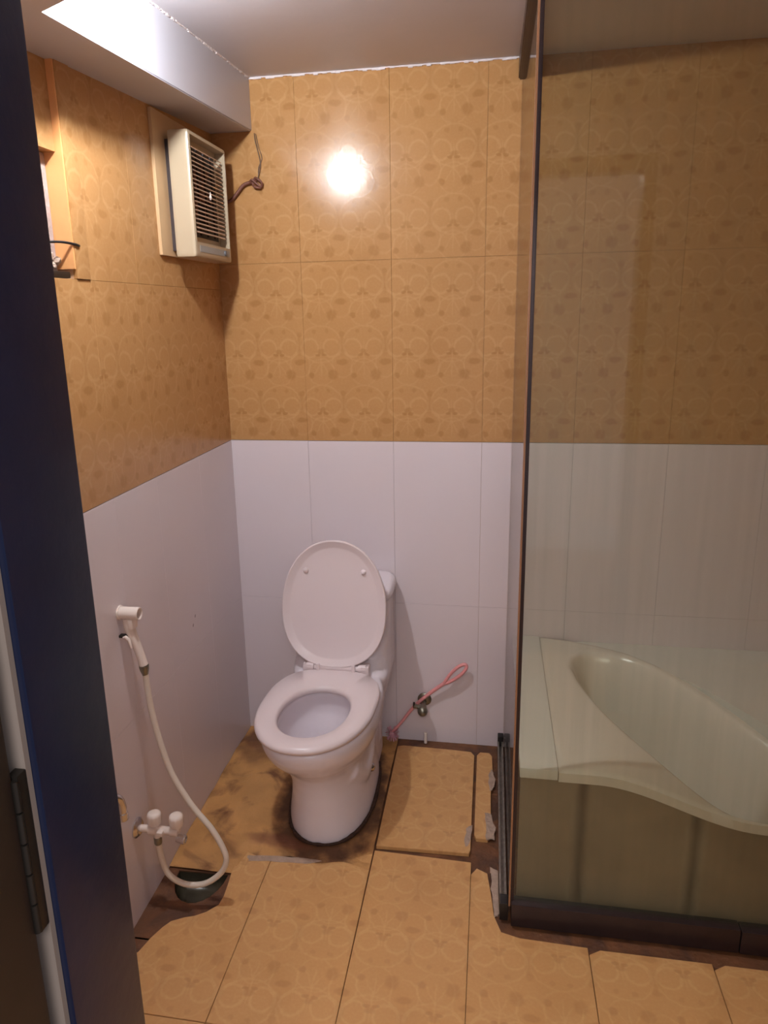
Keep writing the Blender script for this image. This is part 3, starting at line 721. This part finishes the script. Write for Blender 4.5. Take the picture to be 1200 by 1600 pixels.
a8 = link('handle_clip', tomesh(bm, 'handle_clip', M['black'], 40))
a4.parent = a2; a5.parent = a2; a7.parent = a6; a3.parent = a1
put(spr, a1, a2, a6, a8)
val = empty('angle_valve', (0.0, -0.9, 0.25), 'double white-knobbed angle valve with chrome flange low on the left wall', 'valve')
b1 = lathe('flange', [(0, 0.027), (0.003, 0.027), (0.010, 0.020), (0.012, 0.012)], (0.0005, -0.9, 0.250), (1, 0, 0), M['chrome'])
b2 = lathe('valve_body', [(0.010, 0.0095), (0.036, 0.0095), (0.037, 0.014), (0.058, 0.014), (0.060, 0.011), (0.096, 0.011), (0.098, 0.0125), (0.120, 0.0125)], (0, -0.9, 0.250), (1, 0, 0), M['white_plastic'])
b3 = lathe('outlet', [(0.118, 0.0105), (0.132, 0.0105), (0.134, 0.012), (0.142, 0.012), (0.143, 0.008), (0.136, 0.007)], (0, -0.9, 0.250), (1, -0.05, -0.12), M['chrome'], n=18)
b4 = lathe('outlet', [(0, 0.0095), (0.022, 0.0095)], (0.058, -0.9, 0.248), (0, 0, -1), M['white_plastic'], n=18)
kn = []
for x in (0.054, 0.116):
    bm = bmesh.new()
    NR = 30
    rr = []
    for t_, r_ in ((0, 0.009), (0.004, 0.0165), (0.012, 0.0180), (0.028, 0.0185), (0.034, 0.0175), (0.038, 0.012), (0.039, 0.003)):
        rr.append([(x+r_*(1+(0.05*math.cos(10*2*math.pi*k/NR) if 0.003 < t_ < 0.034 else 0))*math.cos(2*math.pi*k/NR), -0.9+r_*(1+(0.05*math.cos(10*2*math.pi*k/NR) if 0.003 < t_ < 0.034 else 0))*math.sin(2*math.pi*k/NR), 0.266+t_) for k in range(NR)])
    bm_loft(bm, rr)
    bm_lathe(bm, [(0, 0.007), (0.02, 0.007)], (x, -0.9, 0.255), (0, 0, 1), 12)
    kn.append(link('knob', tomesh(bm, 'knob', M['white_plastic'], 50)))
b5 = box('lever', (0.066, -0.922, 0.246), (0.082, -0.900, 0.258), M['white_plastic'], bev=0.003)
put(val, b1, b2, b3, b4, b5, *kn)
tap = empty('wall_tap', (0.0, -1.0, 0.40), 'chrome tap spout on the left wall, half hidden by the door frame', 'tap')
d1 = tube('spout', catmull([(0.004, -1.04, 0.435), (0.014, -1.025, 0.436), (0.024, -1.008, 0.424), (0.027, -1.0, 0.400), (0.027, -1.0, 0.365)], 6), [0.010]*19+[0.0105]*6, M['chrome'], n=18)
d2 = lathe('spout_tip', [(0, 0.0125), (0.018, 0.0135), (0.020, 0.012)], (0.027, -1.0, 0.378), (0, 0, -1), M['chrome'], n=20)
d3 = lathe('flange', [(0, 0.024), (0.003, 0.024), (0.009, 0.013)], (0.0005, -1.04, 0.435), (1, 0, 0), M['chrome'])
put(tap, d1, d2, d3)

# ------------------------------------------------------------------ stop valve + toilet brush at the back wall
sv = empty('stop_valve', (0.685, 0.0, 0.17), 'tarnished metal stop valve low on the back wall right of the toilet', 'valve')
e1 = lathe('flange', [(0, 0.026), (0.003, 0.026), (0.009, 0.018), (0.010, 0.010)], (0.694, -0.0005, 0.168), (0, -1, 0), M['nickel'])
e2 = lathe('valve_body', [(0, 0.010), (0.036, 0.010), (0.040, 0.014), (0.056, 0.014), (0.058, 0.011)], (0.692, -0.004, 0.163), (0, -1, -0.1), M['nickel'])
bm = bmesh.new(); bmesh.ops.create_uvsphere(bm, u_segments=20, v_segments=14, radius=0.019)
for v in bm.verts: v.co = Vector((v.co.x, v.co.y, v.co.z*1.05))+Vector((0.692, -0.060, 0.152))
e3 = link('handle', tomesh(bm, 'handle', M['nickel'], 80))
e4 = tube('side_outlet', [(0.686, -0.048, 0.160), (0.668, -0.050, 0.164), (0.660, -0.050, 0.166)], [0.008, 0.008, 0.010], M['nickel'])
e5 = box('lever', (0.656, -0.056, 0.158), (0.663, -0.046, 0.180), M['black'], bev=0.002)
put(sv, e1, e2, e3, e4, e5)
br = empty('toilet_brush', (0.575, -0.035, 0.0), 'pink toilet brush with looped handle leaning behind the stop valve', 'brush')
hpts = [(0.577, -0.040, 0.045), (0.61, -0.036, 0.085), (0.643, -0.028, 0.130), (0.670, -0.024, 0.162), (0.700, -0.024, 0.192), (0.740, -0.027, 0.229), (0.772, -0.030, 0.257)]
f1 = tube('handle', catmull(hpts, 5), [0.0055+0.0018*(i/30) for i in range(31)], M['pink'])
d = Vector((0.848-0.772, 0, 0.335-0.257)); dn = d.normalized(); pn = Vector((-dn.z, 0, dn.x))
c0 = Vector((0.772, -0.030, 0.257)); L = d.length; loop = []
for k in range(33):
    t_ = 2*math.pi*k/32; loop.append(c0+dn*(L/2-math.cos(t_)*L/2)+pn*math.sin(t_)*0.0185*(0.75+0.25*(-math.cos(t_)))+Vector((0, -0.003, 0)))
f2 = tube('handle_loop', loop, 0.0062, M['pink'])
bm = bmesh.new()
rnd = random.Random(4)
hc_ = Vector((0.575, -0.040, 0.036))
for k in range(150):
    v = Vector((rnd.uniform(-1, 1), rnd.uniform(-1, 1), rnd.uniform(-1, 1))).normalized()
    if v.z > 0.85: continue
    p1 = hc_+Vector((v.x*0.028, v.y*0.026, v.z*0.032)); x_, y_ = frame_for(v)
    q = [bm.verts.new(hc_+v*0.006+x_*0.0012), bm.verts.new(hc_+v*0.006-x_*0.0012), bm.verts.new(p1-x_*0.001), bm.verts.new(p1+x_*0.001)]
    bm.faces.new(q)
bmesh.ops.create_icosphere(bm, subdivisions=2, radius=0.012, matrix=Matrix.Translation(hc_))
me = bpy.data.meshes.new('bristles'); bm.to_mesh(me); bm.free(); me.materials.append(M['bristle'])
f3 = link('bristles', me, kind='stuff')
put(br, f1, f2, f3)
ps = lathe('white_stub', [(0, 0.006), (0.042, 0.006), (0.043, 0.0045), (0.03, 0.004)], (0.700, -0.022, -0.004), (0, 0, 1), M['white_plastic'], n=14)  # thin white upright cylinder below the stop valve
tag(ps, 'short white upright stub on the floor under the stop valve', 'pipe')

# ------------------------------------------------------------------ bath behind the glass
LX = 1.106
ledge = box('trim_4', (1.0095, -0.782, 0.42), (LX-0.001, -0.0005, 0.449), M['ledge'], bev=0.004, kind='structure')
def inpoly(px, py, poly):
    c = False; n = len(poly); dm = 1e9
    for i in range(n):
        x1_, y1_ = poly[i]; x2_, y2_ = poly[(i+1) % n]
        if (y1_ > py) != (y2_ > py) and px < (x2_-x1_)*(py-y1_)/(y2_-y1_)+x1_: c = not c
        dx, dy = x2_-x1_, y2_-y1_; t = max(0, min(1, ((px-x1_)*dx+(py-y1_)*dy)/(dx*dx+dy*dy)))
        dm = min(dm, math.hypot(px-x1_-t*dx, py-y1_-t*dy))
    return dm if c else -dm
cp = [Vector((x, y, 0)) for x, y in ((1.202, -0.22), (1.222, -0.150), (1.275, -0.115), (1.40, -0.150), (1.55, -0.31), (1.68, -0.50), (1.83, -0.69), (1.72, -0.765), (1.58, -0.765), (1.49, -0.745), (1.38, -0.645), (1.28, -0.50), (1.220, -0.33))]
cl = catmull(cp+[cp[0]], 4)[:-1]; basin = [(v.x, v.y) for v in cl]
yb_pts = [(LX, -0.003), (1.20, -0.018), (1.30, -0.052), (1.38, -0.092), (1.47, -0.165), (1.56, -0.262), (1.63, -0.360), (1.70, -0.478), (1.80, -0.62), (1.92, -0.72), (2.04, -0.76)]
def interp(x, pts):
    for (a, b_), (c, d_) in zip(pts, pts[1:]):
        if x <= c: return b_+(d_-b_)*(x-a)/(c-a)
    return pts[-1][1]
def rimz(x, y):
    f = max(0, min(1, (x-1.20)/0.40)); f = f*f*(3-2*f)
    return 0.450-0.100*f*max(0, min(1, (-0.1-y)/0.68))**1.2
YF = -0.783
bathtub = empty('bathtub', (1.5, -0.4, 0), 'cream acrylic corner bathtub with an oval basin behind the glass screen', 'bathtub')
bm = bmesh.new(); nx, ny = 110, 80; grid = []
for j in range(ny+1):
    row = []
    for i in range(nx+1):
        x = LX+(2.04-LX)*i/nx; ybk = interp(x, yb_pts); y = ybk+(YF-ybk)*j/ny
        dd = inpoly(x, y, basin); z = rimz(x, y)
        if dd > -0.02:
            t = max(0, min(1, (dd+0.02)/0.13)); z -= 0.33*(t*t*(3-2*t))
        e = min(j, ny-j, i, 99)
        if e == 0: z -= 0.006
        row.append(bm.verts.new((x, y, z)))
    grid.append(row)
for j in range(ny):
    for i in range(nx): bm.faces.new((grid[j][i], grid[j+1][i], grid[j+1][i+1], grid[j][i+1]))
# rolled lip at the front and left
low = [bm.verts.new((v.co.x, YF, v.co.z-0.026)) for v in grid[ny]]
for i in range(nx): bm.faces.new((grid[ny][i], low[i], low[i+1], grid[ny][i+1]))
in_ = [bm.verts.new((v.co.x, YF+0.012, v.co.z)) for v in low]
for i in range(nx): bm.faces.new((low[i], in_[i], in_[i+1], low[i+1]))
me = bpy.data.meshes.new('shell'); bmesh.ops.recalc_face_normals(bm, faces=bm.faces); bm.to_mesh(me); bm.free(); me.materials.append(M['tub'])
for p in me.polygons: p.use_smooth = True
me.set_sharp_from_angle(angle=math.radians(50))
shell = link('shell', me)
bm = bmesh.new()
for i in range(-3, 30):
    xa_, xb_ = LX+(2.04-LX)*i/30, LX+(2.04-LX)*(i+1)/30
    q = [(xa_, YF+0.010, -0.012), (xb_, YF+0.010, -0.012), (xb_, YF+0.010, rimz(xb_, YF)-0.020), (xa_, YF+0.010, rimz(xa_, YF)-0.020)]
    a_ = [bm.verts.new(p) for p in q]; b2_ = [bm.verts.new((p[0], p[1]+0.01, p[2])) for p in q]
    bm.faces.new(a_); bm.faces.new(list(reversed(b2_)))
    for k in range(4): bm.faces.new((a_[k], b2_[k], b2_[(k+1) % 4], a_[(k+1) % 4]))
bmesh.ops.remove_doubles(bm, verts=bm.verts[:], dist=1e-5)
apron = link('apron', tomesh(bm, 'apron', M['apron'], 30)); put(bathtub, shell, apron)
# tiled corner ledge behind the bath
poly = [(x, y+0.0015) for x, y in yb_pts]+[(W-0.001, -0.76), (W-0.001, -0.0008), (LX+0.15, -0.0008)]
prism('trim_5', poly[1:], 0.05, 0.437, M['ledge'], kind='structure')

# ------------------------------------------------------------------ shower screen
GY = -0.808
scr = empty('shower_screen', (1.0, GY, 0), 'frameless tinted glass shower screen with dark bronze bottom rail', 'shower screen')
p_ = [box('front_pane', (0.9985, GY-0.003, 0.045), (W-0.004, GY+0.003, ZT(ZC, GY)-0.002), M['front_glass'], label='tinted glass pane facing the door'),
      box('side_pane', (0.9905, GY+0.005, 0.02), (0.9955, -0.004, 2.262), M['side_glass'], label='clear glass pane beside the toilet'),
      box('corner_strip', (0.9955, GY-0.006, 0.05), (1.0035, GY+0.006, ZT(ZC, GY)-0.002), M['bronze'], bev=0.001),
      box('pane_edge', (0.9905, GY-0.005, 0.05), (0.9950, GY+0.004, ZT(ZC, GY)-0.002), M['copper_edge'], label='thin amber edge of the side pane'),
      box('bottom_rail', (0.9975, GY-0.020, 0.001), (1.560, GY+0.014, 0.070), M['bronze'], bev=0.004),
      box('bottom_rail', (1.562, GY-0.022, 0.001), (W-0.004, GY+0.014, 0.067), M['bronze'], bev=0.004),
      box('wall_strip', (0.988, -0.006, 0.03), (0.998, -0.0005, 2.26), M['side_glass'])]
bm = bmesh.new(); bm_box(bm, (0.968, GY+0.012, 0.002), (0.974, -0.004, 0.030), 0.001); bm_box(bm, (0.982, GY+0.012, 0.002), (0.988, -0.004, 0.030), 0.001); bm_box(bm, (0.968, GY+0.012, 0.002), (0.988, -0.004, 0.010), 0.001)
p_.append(link('floor_track', tomesh(bm, 'floor_track', M['galv'], 35), label='dull metal floor track under the side pane'))
p_.append(box('track_end', (0.968, -0.030, 0.003), (0.989, -0.002, 0.050), M['black'], bev=0.004))
p_.append(box('track_end', (0.968, GY-0.004, 0.002), (0.990, GY+0.030, 0.055), M['black'], bev=0.002))
bm = bmesh.new()
prof = [(0.978, 2.250), (1.002, 2.250), (1.002, ZC), (0.978, ZC)]
bm_loft(bm, [[(x, -0.002, z) for x, z in prof], [(x, GY, min(z-0.0, z+0.055*GY*(1 if z > 2.3 else 0.0)) if z > 2.3 else z-0.0) for x, z in prof]])
bmesh.ops.bevel(bm, geom=[e for e in bm.edges if max(v.co.z for v in e.verts) < 2.26 and abs(e.verts[0].co.y-e.verts[1].co.y) > 0.1], offset=0.004, segments=2, affect='EDGES')
p_.append(link('header_rail', tomesh(bm, 'header_rail', M['bronze'], 35)))
put(scr, *p_)
